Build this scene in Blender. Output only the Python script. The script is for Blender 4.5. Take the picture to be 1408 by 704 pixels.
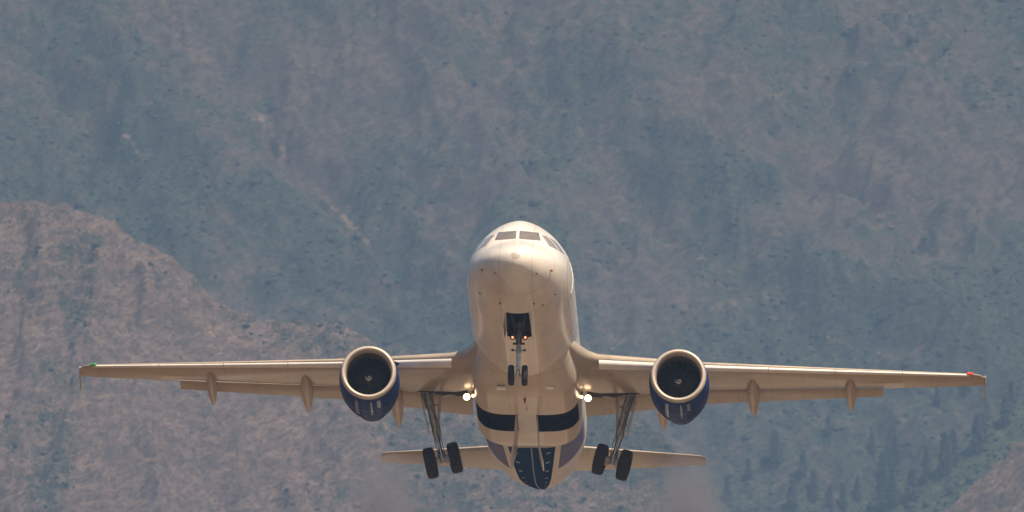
import bpy, bmesh, math, random
import numpy as np
from mathutils import Vector, Matrix
R = math.radians
PI = math.pi
random.seed(7)
scn = bpy.context.scene
for o in list(bpy.data.objects): bpy.data.objects.remove(o)

# ------------------------------------------------------------------ camera
ELEV = 3.5                       # the lens looks up at the climbing aircraft
F_PX = 37400.0                   # focal length in pixels of a 1408 px wide frame
DIST = 1000.0
cd = bpy.data.cameras.new('camera'); cam = bpy.data.objects.new('camera', cd)
scn.collection.objects.link(cam); scn.camera = cam
cam.location = (0, 0, 2.0); cam.rotation_euler = (R(90 + ELEV), 0, 0)
cd.sensor_width = 36; cd.lens = F_PX / 1408 * 36
cd.clip_start = 1; cd.clip_end = 60000
cd.dof.use_dof = True; cd.dof.focus_distance = 1010; cd.dof.aperture_fstop = 12.5

# ------------------------------------------------------------------ sky, sun, exposure
SUN_EL, SUN_AZ = 57, 144
w = bpy.data.worlds.new('World'); scn.world = w; w.use_nodes = True
nt = w.node_tree; bg = nt.nodes['Background']
sky = nt.nodes.new('ShaderNodeTexSky'); sky.sky_type = 'NISHITA'; sky.sun_disc = False
sky.sun_elevation = R(SUN_EL); sky.sun_rotation = R(SUN_AZ); sky.dust_density = 3.0
nt.links.new(sky.outputs[0], bg.inputs[0]); bg.inputs[1].default_value = 0.06
sl = bpy.data.lights.new('sun', 'SUN'); sun = bpy.data.objects.new('sun', sl); scn.collection.objects.link(sun)
sl.energy = 5.0; sl.angle = R(0.5); sl.color = (1.0, 0.83, 0.635)
sd = Vector((math.sin(R(SUN_AZ)) * math.cos(R(SUN_EL)), math.cos(R(SUN_AZ)) * math.cos(R(SUN_EL)), math.sin(R(SUN_EL))))
sun.rotation_euler = sd.to_track_quat('Z', 'Y').to_euler(); sun.location = sd * 300
scn.view_settings.view_transform = 'Standard'; scn.view_settings.look = 'None'
scn.view_settings.exposure = 0.62; scn.view_settings.gamma = 1
try:
    scn.cycles.volume_bounces = 1; scn.cycles.max_bounces = 6
    scn.cycles.volume_step_rate = 1.0
except Exception: pass

# ------------------------------------------------------------------ helpers
def link(o, parent=None):
    scn.collection.objects.link(o)
    if parent is not None: o.parent = parent
    return o
def mesh_data(name, V, Fc, mat=None, smooth=True):
    me = bpy.data.meshes.new(name)
    me.from_pydata([tuple(map(float, v)) for v in V], [], [tuple(map(int, f)) for f in Fc]); me.update()
    if mat is not None: me.materials.append(mat)
    if smooth: me.polygons.foreach_set('use_smooth', [True] * len(me.polygons))
    return me
def mk(name, V, Fc, mat=None, parent=None, smooth=True, fix=True, sharp=None):
    me = mesh_data(name, V, Fc, mat, smooth)
    if fix:
        bm = bmesh.new(); bm.from_mesh(me); bmesh.ops.recalc_face_normals(bm, faces=bm.faces); bm.to_mesh(me); bm.free()
    if smooth and sharp: me.set_sharp_from_angle(angle=R(sharp))
    return link(bpy.data.objects.new(name, me), parent)
def mkbm(name, bm, mat, parent=None, smooth=True, sharp=35):
    bmesh.ops.recalc_face_normals(bm, faces=bm.faces)
    me = bpy.data.meshes.new(name); bm.to_mesh(me); bm.free(); me.materials.append(mat)
    if smooth:
        me.polygons.foreach_set('use_smooth', [True] * len(me.polygons)); me.set_sharp_from_angle(angle=R(sharp))
    return link(bpy.data.objects.new(name, me), parent)
def tag(o, label=None, cat=None, group=None, kind=None):
    if label: o['label'] = label
    if cat: o['category'] = cat
    if group: o['group'] = group
    if kind: o['kind'] = kind
    return o
def tube(bm, a, b, r0, r1=None, seg=14, caps=True):
    a, b = Vector(a), Vector(b); d = b - a
    r1 = r0 if r1 is None else r1
    q = d.to_track_quat('Z', 'Y').to_matrix().to_4x4()
    M = Matrix.Translation((a + b) / 2) @ q
    bmesh.ops.create_cone(bm, cap_ends=caps, segments=seg, radius1=r0, radius2=r1, depth=d.length, matrix=M)
def box(bm, c, d, rot=None):
    M = Matrix.Translation(c)
    if rot is not None: M = M @ rot
    M = M @ Matrix.Diagonal((d[0], d[1], d[2], 1))
    return bmesh.ops.create_cube(bm, size=1, matrix=M)
def lathe(prof, c=(0, 0, 0), axis='y', seg=64):
    """prof: (s, r) along +Y; returns V,F open tube"""
    V, Fc = [], []
    for (s, r) in prof:
        for k in range(seg):
            a = 2 * PI * k / seg
            if axis == 'y': V.append((c[0] + r * math.sin(a), c[1] + s, c[2] - r * math.cos(a)))
            else: V.append((c[0] + s, c[1] + r * math.sin(a), c[2] - r * math.cos(a)))
    for i in range(len(prof) - 1):
        for k in range(seg):
            k2 = (k + 1) % seg
            Fc.append((i * seg + k, i * seg + k2, (i + 1) * seg + k2, (i + 1) * seg + k))
    return V, Fc
def pchip(xs, ys):
    xs = np.array(xs, float); ys = np.array(ys, float)
    h = np.diff(xs); d = np.diff(ys) / h; m = np.zeros_like(xs)
    for i in range(1, len(xs) - 1):
        if d[i - 1] * d[i] > 0:
            w1 = 2 * h[i] + h[i - 1]; w2 = h[i] + 2 * h[i - 1]
            m[i] = (w1 + w2) / (w1 / d[i - 1] + w2 / d[i])
    m[0], m[-1] = d[0], d[-1]
    def f(x):
        x = min(max(x, xs[0]), xs[-1]); i = min(max(int(np.searchsorted(xs, x)) - 1, 0), len(xs) - 2)
        t = (x - xs[i]) / h[i]
        return ((2*t**3 - 3*t*t + 1) * ys[i] + (t**3 - 2*t*t + t) * h[i] * m[i] + (-2*t**3 + 3*t*t) * ys[i+1] + (t**3 - t*t) * h[i] * m[i+1])
    return f

# ------------------------------------------------------------------ node helpers
class NG:
    def __init__(s, name):
        s.m = bpy.data.materials.new(name); s.m.use_nodes = True; s.t = s.m.node_tree
        s.b = s.t.nodes['Principled BSDF']; s.out = s.t.nodes['Material Output']
    def n(s, typ, **kw):
        x = s.t.nodes.new(typ)
        for k, v in kw.items(): setattr(x, k, v)
        return x
    def l(s, a, b): s.t.links.new(a, b)
    def val(s, sock, v):
        if hasattr(v, 'is_output') or hasattr(v, 'links'): s.l(v, sock)
        else: sock.default_value = v
    def math(s, op, a, b=0.0, c=0.0):
        x = s.n('ShaderNodeMath', operation=op)
        s.val(x.inputs[0], a); s.val(x.inputs[1], b)
        if op in ('MULTIPLY_ADD', 'SMOOTH_MIN', 'COMPARE'): s.val(x.inputs[2], c)
        return x.outputs[0]
    def obj(s):
        tc = s.n('ShaderNodeTexCoord'); sp = s.n('ShaderNodeSeparateXYZ'); s.l(tc.outputs['Object'], sp.inputs[0])
        return tc.outputs['Object'], sp.outputs[0], sp.outputs[1], sp.outputs[2]
    def noise(s, vec, scale, detail=4, rough=0.55, sc=None, dist=0.0):
        if sc:
            mp = s.n('ShaderNodeMapping'); mp.inputs['Scale'].default_value = sc; s.l(vec, mp.inputs[0]); vec = mp.outputs[0]
        x = s.n('ShaderNodeTexNoise'); s.l(vec, x.inputs['Vector']); x.inputs['Scale'].default_value = scale
        x.inputs['Detail'].default_value = detail; x.inputs['Roughness'].default_value = rough; x.inputs['Distortion'].default_value = dist
        return x.outputs['Fac']
    def ramp(s, fac, a, b):
        x = s.n('ShaderNodeMapRange', interpolation_type='SMOOTHSTEP'); s.l(fac, x.inputs[0])
        x.inputs[1].default_value = a; x.inputs[2].default_value = b
        return x.outputs[0]
    def mix(s, fac, a, b):
        x = s.n('ShaderNodeMix', data_type='RGBA'); s.val(x.inputs[0], fac)
        for sock, v in ((x.inputs[6], a), (x.inputs[7], b)):
            if isinstance(v, tuple): sock.default_value = (*v, 1)
            else: s.l(v, sock)
        return x.outputs[2]
    def bump(s, h, strength, dist):
        x = s.n('ShaderNodeBump'); s.l(h, x.inputs['Height']); x.inputs['Strength'].default_value = strength
        x.inputs['Distance'].default_value = dist; s.l(x.outputs[0], s.b.inputs['Normal'])
def simple(name, col, rough=0.5, metal=0.0, var=0.12, scale=3.0, coat=0.0, emis=None, es=0.0):
    g = NG(name); o, x, y, z = g.obj()
    f = g.noise(o, scale, 5)
    c = g.mix(g.ramp(f, .3, .7), tuple(v * (1 - var) for v in col), tuple(min(1, v * (1 + var)) for v in col))
    g.l(c, g.b.inputs['Base Color']); g.b.inputs['Metallic'].default_value = metal
    rr = g.n('ShaderNodeMapRange'); g.l(g.noise(o, scale * 2.3, 4), rr.inputs[0]); rr.inputs[3].default_value = rough * .8; rr.inputs[4].default_value = min(1, rough * 1.25)
    g.l(rr.outputs[0], g.b.inputs['Roughness']); g.b.inputs['Coat Weight'].default_value = coat
    if emis: g.b.inputs['Emission Color'].default_value = (*emis, 1); g.b.inputs['Emission Strength'].default_value = es
    return g.m

def white_paint(name, fuselage=False, base=(.84, .77, .68)):
    g = NG(name); o, x, y, z = g.obj()
    grime = g.ramp(g.noise(o, .55, 6, .6, sc=(1, .35, 1)), .42, .75)
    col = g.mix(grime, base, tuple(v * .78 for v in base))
    patch = g.ramp(g.noise(o, .9, 1.5, .4, sc=(1, .7, 1)), .63, .66)
    col = g.mix(g.math('MULTIPLY', patch, .35), col, tuple(min(.86, v * 1.12) for v in base))
    # thin streaks of hydraulic oil running aft
    st = g.ramp(g.noise(o, 3.2, 4, .6, sc=(3, .12, 1)), .62, .78)
    col = g.mix(g.math('MULTIPLY', st, .5), col, (.42, .36, .29))
    # skin joints
    fr = g.math('FRACT', g.math('MULTIPLY', y, 1 / 1.62))
    seam = g.math('LESS_THAN', fr, .017)
    seam2 = g.math('LESS_THAN', g.math('ABSOLUTE', g.math('SUBTRACT', g.math('FRACT', g.math('MULTIPLY', x, .83)), .5)), .008)
    sm = g.math('MAXIMUM', seam, seam2)
    col = g.mix(g.math('MULTIPLY', sm, .45 if fuselage else .5), col, (.25, .21, .17))
    if fuselage:
        ax = g.math('ABSOLUTE', x)
        hw = g.n('ShaderNodeMapRange'); g.l(y, hw.inputs[0]); hw.inputs[1].default_value = 21; hw.inputs[2].default_value = 33
        hw.inputs[3].default_value = .95; hw.inputs[4].default_value = .20
        aft = g.math('GREATER_THAN', y, 21.2)
        low = g.math('LESS_THAN', z, g.math('MULTIPLY_ADD', y, .2, -5.9))
        strip = g.math('MULTIPLY', g.math('MULTIPLY', aft, low), g.math('LESS_THAN', ax, hw.outputs[0]))
        blue = g.mix(g.math('LESS_THAN', ax, .025), (.018, .045, .125), (.32, .36, .46))
        dash = g.math('GREATER_THAN', g.math('FRACT', g.math('MULTIPLY', y, .8)), .86)
        inr = g.math('MULTIPLY', g.math('LESS_THAN', ax, g.math('MULTIPLY', hw.outputs[0], .8)), g.math('GREATER_THAN', ax, g.math('MULTIPLY', hw.outputs[0], .62)))
        blue = g.mix(g.math('MULTIPLY', g.math('MULTIPLY', dash, inr), .8), blue, (.5, .52, .58))
        col = g.mix(strip, col, blue)
        sp = g.math('MULTIPLY', g.math('GREATER_THAN', ax, g.math('ADD', hw.outputs[0], .22)), g.math('LESS_THAN', z, -.55))
        sp = g.math('MULTIPLY', sp, g.math('MULTIPLY', g.math('GREATER_THAN', y, 20.0), g.math('LESS_THAN', y, 25.2)))
        col = g.mix(g.math('MULTIPLY', sp, .85), col, (.12, .13, .27))
    g.l(col, g.b.inputs['Base Color'])
    rr = g.n('ShaderNodeMapRange'); g.l(g.noise(o, 1.4, 5), rr.inputs[0]); rr.inputs[3].default_value = .22; rr.inputs[4].default_value = .42
    g.l(rr.outputs[0], g.b.inputs['Roughness'])
    g.b.inputs['Coat Weight'].default_value = .38; g.b.inputs['Coat Roughness'].default_value = .12; g.b.inputs['Specular IOR Level'].default_value = .3
    if fuselage:
        mk_ = g.math('SUBTRACT', 1.0, g.math('MAXIMUM', strip, sp))
        g.l(g.math('MULTIPLY', mk_, .5), g.b.inputs['Coat Weight']); g.l(g.math('MULTIPLY_ADD', mk_, .3, .0), g.b.inputs['Specular IOR Level'])
    g.bump(g.noise(o, .8, 3, .5, sc=(1, .7, 1)), .35, .02)
    return g.m

M = {}
M['white'] = white_paint('white_fuselage_paint', True)
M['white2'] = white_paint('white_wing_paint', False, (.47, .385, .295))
M['lead'] = simple('slat_metal', (.84, .79, .72), .4, .0, .06, 2, .3)
M['belly'] = white_paint('belly_fairing_paint', False, (.62, .52, .415))
g = NG('blue_engine_paint'); o, x, y, z = g.obj()
c = g.mix(g.ramp(g.noise(o, 1.5, 5), .35, .7), (.013, .036, .15), (.02, .052, .20))
fr = g.math('LESS_THAN', g.math('ABSOLUTE', g.math('SUBTRACT', y, 12.55)), .02)
fr2 = g.math('LESS_THAN', g.math('ABSOLUTE', g.math('SUBTRACT', y, 14.0)), .018)
c = g.mix(g.math('MULTIPLY', g.math('MAXIMUM', fr, fr2), .7), c, (.25, .26, .3))
g.l(c, g.b.inputs['Base Color']); g.b.inputs['Roughness'].default_value = .3; g.b.inputs['Specular IOR Level'].default_value = .0; g.b.inputs['Coat Weight'].default_value = .15; g.b.inputs['Coat Roughness'].default_value = .05
g.bump(g.noise(o, 1.2, 2), .4, .02)
M['blue'] = g.m
M['reflection_lens'] = simple('cowl_reflection_and_lens', (.09, .14, .30), .3, 0, .1, 4, .5)  # pale blue of the painted cowl reflection, shared with the small leg lenses
M['lip'] = simple('polished_inlet_lip', (.54, .46, .385), .42, .25, .06, 2)
M['duct'] = simple('inlet_duct_lining', (.075, .055, .04), .7, .0, .15, 3)
M['fan'] = simple('titanium_fan', (.010, .007, .005), .6, .1, .2, 5)
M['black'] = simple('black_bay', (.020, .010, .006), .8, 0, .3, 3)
M['bayframe'] = simple('bay_structure', (.05, .045, .035), .6, .2, .3, 4)
M['tyre'] = simple('tyre_rubber', (.020, .013, .010), .8, 0, .25, 6)
M['rim'] = simple('wheel_rim', (.35, .34, .33), .4, .6, .15, 6)
M['gear'] = simple('gear_grey_paint', (.56, .52, .46), .42, .2, .2, 5)
M['gearpale'] = simple('gear_white_paint', (.72, .68, .62), .4, 0, .12, 6)
M['chrome'] = simple('oleo_chrome', (.6, .58, .55), .18, 1, .05, 5)
M['hose'] = simple('rubber_hose', (.03, .03, .03), .6, 0, .2, 5)
M['glass'] = simple('windscreen_glass', (.22, .19, .16), .15, 0, .15, 3, 1)  # brown-grey sky reflection is put into the base colour
M['glass2'] = simple('side_window_glass', (.40, .35, .29), .15, 0, .1, 3, 1)  # lighter beige: reflection on the side panes painted into the base colour
M['dark'] = simple('dark_metal', (.08, .07, .06), .5, .5, .2, 5)
M['redmark'] = simple('red_marking', (.34, .07, .05), .5, 0, .1, 5)
M['lampglow'] = simple('landing_lamp', (1, .9, .7), .3, 0, 0, 3, 0, (1.0, .66, .36), 4)
M['lampsoft'] = simple('taxi_lamp', (1, .8, .6), .3, 0, 0, 3, 0, (1.0, .26, .12), 1.6)
M['green'] = simple('green_lens', (.06, .32, .09), .3, 0, .05, 3, 0, (.12, .9, .2), .02)
M['red'] = simple('red_lens', (.6, .07, .04), .3, 0, .05, 3, 0, (1, .08, .03), .1)

# ------------------------------------------------------------------ numpy noise
def _h(ix, iy, seed):
    n = (ix.astype(np.int64) * 374761393 + iy.astype(np.int64) * 668265263 + seed * 974634777) & 0xFFFFFFFF
    n = ((n ^ (n >> 13)) * 1274126177) & 0xFFFFFFFF
    n = (n ^ (n >> 16)) & 0xFFFFFFFF
    return n / 4294967295.0
def perlin(x, y, seed=0):
    x0 = np.floor(x); y0 = np.floor(y); fx = x - x0; fy = y - y0
    u = fx**3 * (fx * (fx * 6 - 15) + 10); v = fy**3 * (fy * (fy * 6 - 15) + 10)
    def gr(dx, dy):
        a = _h(x0 + dx, y0 + dy, seed) * 2 * PI
        return np.cos(a) * (fx - dx) + np.sin(a) * (fy - dy)
    a = gr(0, 0) * (1 - u) + gr(1, 0) * u; b = gr(0, 1) * (1 - u) + gr(1, 1) * u
    return (a * (1 - v) + b * v) * 1.5
def fbm(x, y, oct=4, seed=0, gain=.5):
    s = 0; a = 1; n = 0
    for i in range(oct):
        s = s + a * perlin(x * 2**i + 17.3 * i, y * 2**i - 9.1 * i, seed + i); n += a; a *= gain
    return s / n
def ridged(x, y, oct=4, seed=0, gain=.5):
    s = 0; a = 1; n = 0
    for i in range(oct):
        s = s + a * (1 - 2 * np.abs(perlin(x * 2**i + 7.7 * i, y * 2**i + 3.1 * i, seed + i))); n += a; a *= gain
    return s / n
def sstep(a, b, x):
    t = np.clip((x - a) / (b - a), 0, 1); return t * t * (3 - 2 * t)
def seg_dist(px, py, pts):
    d = np.full(px.shape, 1e9); 
    for (ax, ay), (bx, by) in zip(pts[:-1], pts[1:]):
        vx, vy = bx - ax, by - ay; t = np.clip(((px - ax) * vx + (py - ay) * vy) / (vx*vx + vy*vy), 0, 1)
        d = np.minimum(d, np.hypot(px - ax - t * vx, py - ay - t * vy))
    return d
EL0 = R(ELEV)
def ang(px, py):                          # direction through a point of the view, as tangents
    return (px - 704) / F_PX, math.tan(EL0 + (352 - py) / F_PX)

# ------------------------------------------------------------------ ground, runway
g = NG('dry_ground'); o, x, y, z = g.obj()
c = g.mix(g.ramp(g.noise(o, .02, 8, .6), .35, .68), (.098, .052, .022), (.083, .047, .020))
c = g.mix(g.ramp(g.noise(o, .35, 6, .65), .45, .8), c, (.06, .042, .018))
g.l(c, g.b.inputs['Base Color']); g.b.inputs['Roughness'].default_value = .95
M['ground'] = g.m
def sheet(name, x0, x1, y0, y1, z, mat):
    return tag(mk(name, [(x0, y0, z), (x1, y0, z), (x1, y1, z), (x0, y1, z)], [(0, 1, 2, 3)], mat, smooth=False), kind='structure')
sheet('ground', -20000, 20000, -12000, 20000, 0, M['ground'])
g = NG('runway_concrete'); o, x, y, z = g.obj()
c = g.mix(g.ramp(g.noise(o, .15, 8, .6), .3, .7), (.20, .155, .11), (.24, .19, .14))
jt = g.math('MAXIMUM', g.math('LESS_THAN', g.math('FRACT', g.math('MULTIPLY', x, 1/7.5)), .006), g.math('LESS_THAN', g.math('FRACT', g.math('MULTIPLY', y, 1/7.5)), .006))
c = g.mix(jt, c, (.1, .09, .08)); g.l(c, g.b.inputs['Base Color']); g.b.inputs['Roughness'].default_value = .9
M['runway'] = g.m
M['mark'] = simple('runway_marking_paint', (.72, .70, .66), .8, 0, .1, 1)
sheet('runway', -23, 23, 250, 3400, .004, M['runway'])
V, Fc = [], []
def quad(x0, x1, y0, y1, z=.008):
    n = len(V); V.extend([(x0, y0, z), (x1, y0, z), (x1, y1, z), (x0, y1, z)]); Fc.append((n, n+1, n+2, n+3))
for k in range(50): quad(-.45, .45, 330 + k * 60, 366 + k * 60)
for s in (-1, 1): quad(s * 21.5 - .45, s * 21.5 + .45, 250, 3400)
for s in (-1, 1):
    for k in range(4): quad(s * (4 + k * 4.2) , s * (4 + k * 4.2) + s * 1.8, 262, 292)
tag(mk('runway_markings', V, Fc, M['mark'], smooth=False, fix=False), kind='structure')

# ------------------------------------------------------------------ mountains
def warp_axis(lo, hi, step, outer, grow=1.16):
    a = list(np.arange(lo, hi + step, step)); st = step
    while a[-1] < outer[1]: st *= grow; a.append(a[-1] + st)
    st = step
    while a[0] > outer[0]: st *= grow; a.insert(0, a[0] - st)
    return np.array(a)

def terrain_mat(name, rockA, rockB, vegA, vegB, scree, nscale=1.0, rug=1.0):
    g = NG(name); o, x, y, z = g.obj()
    at = g.n('ShaderNodeAttribute', attribute_name='cover'); sp = g.n('ShaderNodeSeparateColor'); g.l(at.outputs['Color'], sp.inputs[0])
    wn = g.n('ShaderNodeTexNoise'); g.l(o, wn.inputs['Vector']); wn.inputs['Scale'].default_value = .06 * nscale; wn.inputs['Detail'].default_value = 5
    wv = g.n('ShaderNodeVectorMath', operation='MULTIPLY_ADD'); g.l(wn.outputs['Color'], wv.inputs[0]); wv.inputs[1].default_value = (6, 6, 6); g.l(o, wv.inputs[2])
    o2 = wv.outputs[0]
    mp = g.n('ShaderNodeMapping'); mp.inputs['Rotation'].default_value = (0, R(28), 0); g.l(o2, mp.inputs[0]); od = mp.outputs[0]
    rock = g.mix(g.ramp(g.noise(o2, .045 * nscale, 6, .65, sc=(1, 1, 1.6)), .38, .62), rockA, rockB)
    rock = g.mix(g.ramp(g.noise(od, .20 * nscale, 6, .7, sc=(1, 1, 2.6)), .46, .60), rock, tuple(v * .60 for v in rockB))
    rock = g.mix(g.math('MULTIPLY', g.ramp(g.noise(od, .55 * nscale, 5, .7, sc=(1, 1, 2.0)), .50, .66), .6), rock, tuple(min(1, v * 1.22) for v in rockA))
    rock = g.mix(g.math('MULTIPLY', g.ramp(g.noise(o, .9 * nscale, 4, .7, sc=(1, 1, 1.7)), .54, .62), .85), rock, tuple(v * .42 for v in rockB))
    for (vec, sc_, st_, wd_, am_) in ((od, .07, (1, 1, 2.4), .016, .55), (o2, .16, (1.6, 1, 1), .018, .5), (od, .30, (1, 1, 2.8), .025, .6)):
        ck = g.math('SUBTRACT', 1.0, g.ramp(g.math('ABSOLUTE', g.math('SUBTRACT', g.noise(vec, sc_ * nscale, 5, .6, sc=st_), .5)), 0, wd_))
        rock = g.mix(g.math('MULTIPLY', ck, am_ * min(1, rug)), rock, tuple(v * .38 for v in rockB))
    led = g.math('MULTIPLY', g.ramp(g.noise(o2, .10 * nscale, 5, .62, sc=(.4, 1, 2.8)), .50, .57), .45 * rug)
    rock = g.mix(led, rock, tuple(v * .55 for v in rockB))
    led2 = g.math('MULTIPLY', g.ramp(g.noise(od, .16 * nscale, 5, .62, sc=(.4, 1, 3.0)), .54, .62), .35 * rug)
    rock = g.mix(led2, rock, tuple(min(1, v * 1.25) for v in rockA))
    veg = g.mix(g.ramp(g.noise(o2, .12 * nscale, 6, .7), .38, .62), vegA, vegB)
    veg = g.mix(g.math('MULTIPLY', g.ramp(g.noise(od, .28 * nscale, 5, .7, sc=(1, 1, 1.8)), .50, .62), .7), veg, tuple(v * 1.7 for v in vegB))
    veg = g.mix(g.math('MULTIPLY', g.ramp(g.noise(o, .5 * nscale, 4, .7), .50, .58), .85), veg, tuple(v * .4 for v in vegA))
    sc = g.mix(g.ramp(g.noise(o, .5 * nscale, 6, .7), .35, .65), scree, tuple(v * .7 for v in scree))
    nz = g.math('ADD', g.math('MULTIPLY', g.math('SUBTRACT', g.noise(od, .13 * nscale, 8, .75), .5), 3.2), g.math('MULTIPLY', g.math('SUBTRACT', g.noise(o, .6 * nscale, 5, .75), .5), 2.6))
    vf = g.ramp(g.math('ADD', sp.outputs[0], nz), .16, .80)
    nz2 = g.math('MULTIPLY', g.math('SUBTRACT', g.noise(o, .3 * nscale, 8, .78), .5), 2.6)
    sf = g.ramp(g.math('ADD', sp.outputs[1], nz2), .45, .85)
    col = g.mix(vf, rock, veg); col = g.mix(g.math('MULTIPLY', sf, .8), col, sc)
    g.l(col, g.b.inputs['Base Color']); g.b.inputs['Roughness'].default_value = .95
    g.b.inputs['Specular IOR Level'].default_value = .1
    g.bump(g.noise(o, .35 * nscale, 10, .75, sc=(1, 1, 1.6)), 1.0, 1.6 * rug)
    return g.m
M['far'] = terrain_mat('mountain_rock_and_scrub', (.150, .118, .088), (.102, .086, .068), (.036, .052, .036), (.054, .068, .042), (.33, .25, .165), 1.0, .7)
M['spur'] = terrain_mat('red_crag_rock', (.33, .235, .18), (.20, .152, .125), (.055, .07, .048), (.08, .085, .055), (.38, .27, .20), 1.5, 1.0)
M['mid'] = terrain_mat('green_spur_scrub', (.24, .18, .13), (.18, .14, .10), (.055, .085, .04), (.09, .12, .055), (.30, .25, .16))

def grid_mesh(name, xs, ys, Hf, cover, mat):
    X, Y = np.meshgrid(xs, ys); Z = Hf(X, Y); ny, nx = X.shape
    co = np.stack([X, Y, Z], -1).reshape(-1, 3)
    idx = np.arange(nx * ny).reshape(ny, nx)
    f = np.stack([idx[:-1, :-1], idx[:-1, 1:], idx[1:, 1:], idx[1:, :-1]], -1).reshape(-1, 4)
    me = bpy.data.meshes.new(name)
    me.vertices.add(len(co)); me.vertices.foreach_set('co', co.ravel())
    me.loops.add(f.size); me.loops.foreach_set('vertex_index', f.ravel())
    me.polygons.add(len(f)); me.polygons.foreach_set('loop_start', np.arange(0, f.size, 4)); me.polygons.foreach_set('loop_total', np.full(len(f), 4))
    me.polygons.foreach_set('use_smooth', np.ones(len(f), bool)); me.update(); me.validate()
    a = me.color_attributes.new('cover', 'FLOAT_COLOR', 'POINT')
    c = np.zeros((len(co), 4)); v, s = cover(X, Y, Z); c[:, 0] = v.ravel(); c[:, 1] = s.ravel(); c[:, 3] = 1
    a.data.foreach_set('color', c.ravel())
    me.materials.append(mat)
    return tag(link(bpy.data.objects.new(name, me)), kind='structure')

# --- the far mountain face, ten kilometres away
FARY = 10000.0
def imcoord(X, Y, Z):
    """where a spot of the face lies along (u) and up (v) the slope, in units of a 1408 x 704 frame"""
    return X / Y * F_PX + 704, 352 - (np.arctan((Z - 2) / Y) - EL0) * F_PX
FOLDS = [([(330,90),(470,290),(640,480)], -9, 34), ([(230,170),(410,330),(560,450)], 8, 34), ([(880,320),(1090,470),(1300,620)], -11, 36), ([(960,310),(1190,460),(1420,600)], 9, 36),
         ([(1420,190),(1270,330),(1200,430)], -8, 30), ([(700,-40),(680,120),(700,260)], -8, 30), ([(1190,-40),(1150,120),(1140,270)], -9, 34), ([(1330,0),(1270,150),(1230,280)], 8, 34),
         ([(40,-20),(90,110),(200,260)], -8, 30), ([(820,0),(850,150),(940,290)], 7, 30), ([(560,0),(590,180),(700,330)], 7, 30), ([(1000,20),(1010,200),(1080,330)], 6, 30), ([(1050,560),(1180,640),(1250,720)], -8, 34)]
def H_far(X, Y):
    t = Y - FARY
    base = 613 + .80 * t
    wx = X + 14 * fbm(X / 60, t / 60, 3, 50); wy = t + 10 * fbm(X / 50 + 9, t / 50, 3, 60)
    h = base + 34 * fbm(X / 210, t / 260, 3, 1)
    diag = (wx * .80 + wy * .55)
    h = h + 15 * ridged(diag / 62, (wy * .8 - wx * .35) / 170, 5, 5, .55)
    h = h + 5.0 * ridged(wx / 21, wy / 42, 4, 11, .5)
    h = h + 1.3 * fbm(X / 8, t / 8, 4, 21, .6)
    U, W = X / FARY * F_PX + 704, 352 - (np.arctan((613 + .8 * t) / (FARY + t)) - EL0) * F_PX
    U = U + 60 * fbm(X / 30, t / 24, 3, 41); W = W + 40 * fbm(X / 26, t / 26, 3, 43)
    for pts, am, wd in FOLDS: h = h + am * np.exp(-(seg_dist(U, W, pts) / wd) ** 2)
    cl = fbm(X / 55, t / 40, 3, 33)
    st = np.sin((h + 9 * fbm(X / 50, t / 50, 3, 37)) / 3.1)
    h = h + sstep(.0, .35, cl) * 1.5 * st
    return np.maximum(h, -40)
SCREE = [([(352,160),(380,190),(405,232),(440,262),(478,305),(505,335)], 9, 1.12), ([(95,20),(118,60),(128,110),(160,170),(200,215)], 7, .55),
         ([(880,-20),(884,60),(888,120)], 8, .5), ([(826,165),(835,205),(850,240)], 6, .4), ([(905,330),(960,352),(1010,380)], 6, .8),
         ([(1030,395),(1090,430),(1140,462),(1210,500)], 6, .75), ([(1105,425),(1180,470),(1250,510)], 4, .7), ([(1190,350),(1215,390)], 7, .6),
         ([(1240,420),(1275,470),(1290,495)], 4, .6), ([(560,350),(590,375),(612,392)], 5, .8), ([(1140,120),(1145,220),(1150,250)], 4, .35),
         ([(845,480),(870,455)], 5, .9), ([(1000,390),(1080,450),(1160,500)], 4, .6)]
def cover_far(X, Y, Z):
    U, W = imcoord(X, Y, Z)
    n = fbm(X / 30, (Y - FARY) / 30, 4, 71); n2 = fbm(X / 90, (Y - FARY) / 70, 3, 75)
    veg = .38 + .6 * n2 + .75 * n + .5 * fbm(X / 11, (Y - FARY) / 9, 4, 79, .6)
    band = seg_dist(U, W, [(-100,190),(120,230),(300,320),(470,370),(620,470),(700,560)])
    veg = veg + .40 * (1 - sstep(20, 120, band))
    veg = veg + .42 * sstep(360, 520, W) * sstep(880, 1000, U)
    veg = veg + .30 * (1 - sstep(10, 90, seg_dist(U, W, [(980,390),(1100,400),(1250,430),(1408,420)])))
    veg = veg + .22 * (1 - sstep(10, 110, seg_dist(U, W, [(1420,90),(1340,150),(1100,20)])))
    veg = veg + .26 * (1 - sstep(10, 90, seg_dist(U, W, [(800,100),(860,190),(1010,250),(1110,200)])))
    veg = veg - .30 * (1 - sstep(10, 90, seg_dist(U, W, [(180,10),(330,90),(560,120)])))
    veg = veg - .34 * (1 - sstep(20, 110, seg_dist(U, W, [(1150,230),(1260,160),(1340,210)])))
    s = np.zeros_like(U) - .2
    for pts, wd, am in SCREE:
        d = seg_dist(U + 8 * n + 7 * fbm(X / 8, (Y - FARY) / 8, 3, 77), W + 6 * fbm(X / 9, (Y - FARY) / 9, 3, 78), pts); s = np.maximum(s, (am * .6 + .45) * (.72 + .2 * n2 + .3 * n) * (1 - sstep(0, wd * 1.35, d)) - .1)
    return np.clip(veg, -1, 1.4), s
xs = warp_axis(-205, 205, .95, (-5200, 5200), 1.14)
ys = warp_axis(FARY - 215, FARY + 205, .9, (FARY - 830, FARY + 900), 1.1)
mountain = grid_mesh('mountain', xs, ys, H_far, cover_far, M['far'])
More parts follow.
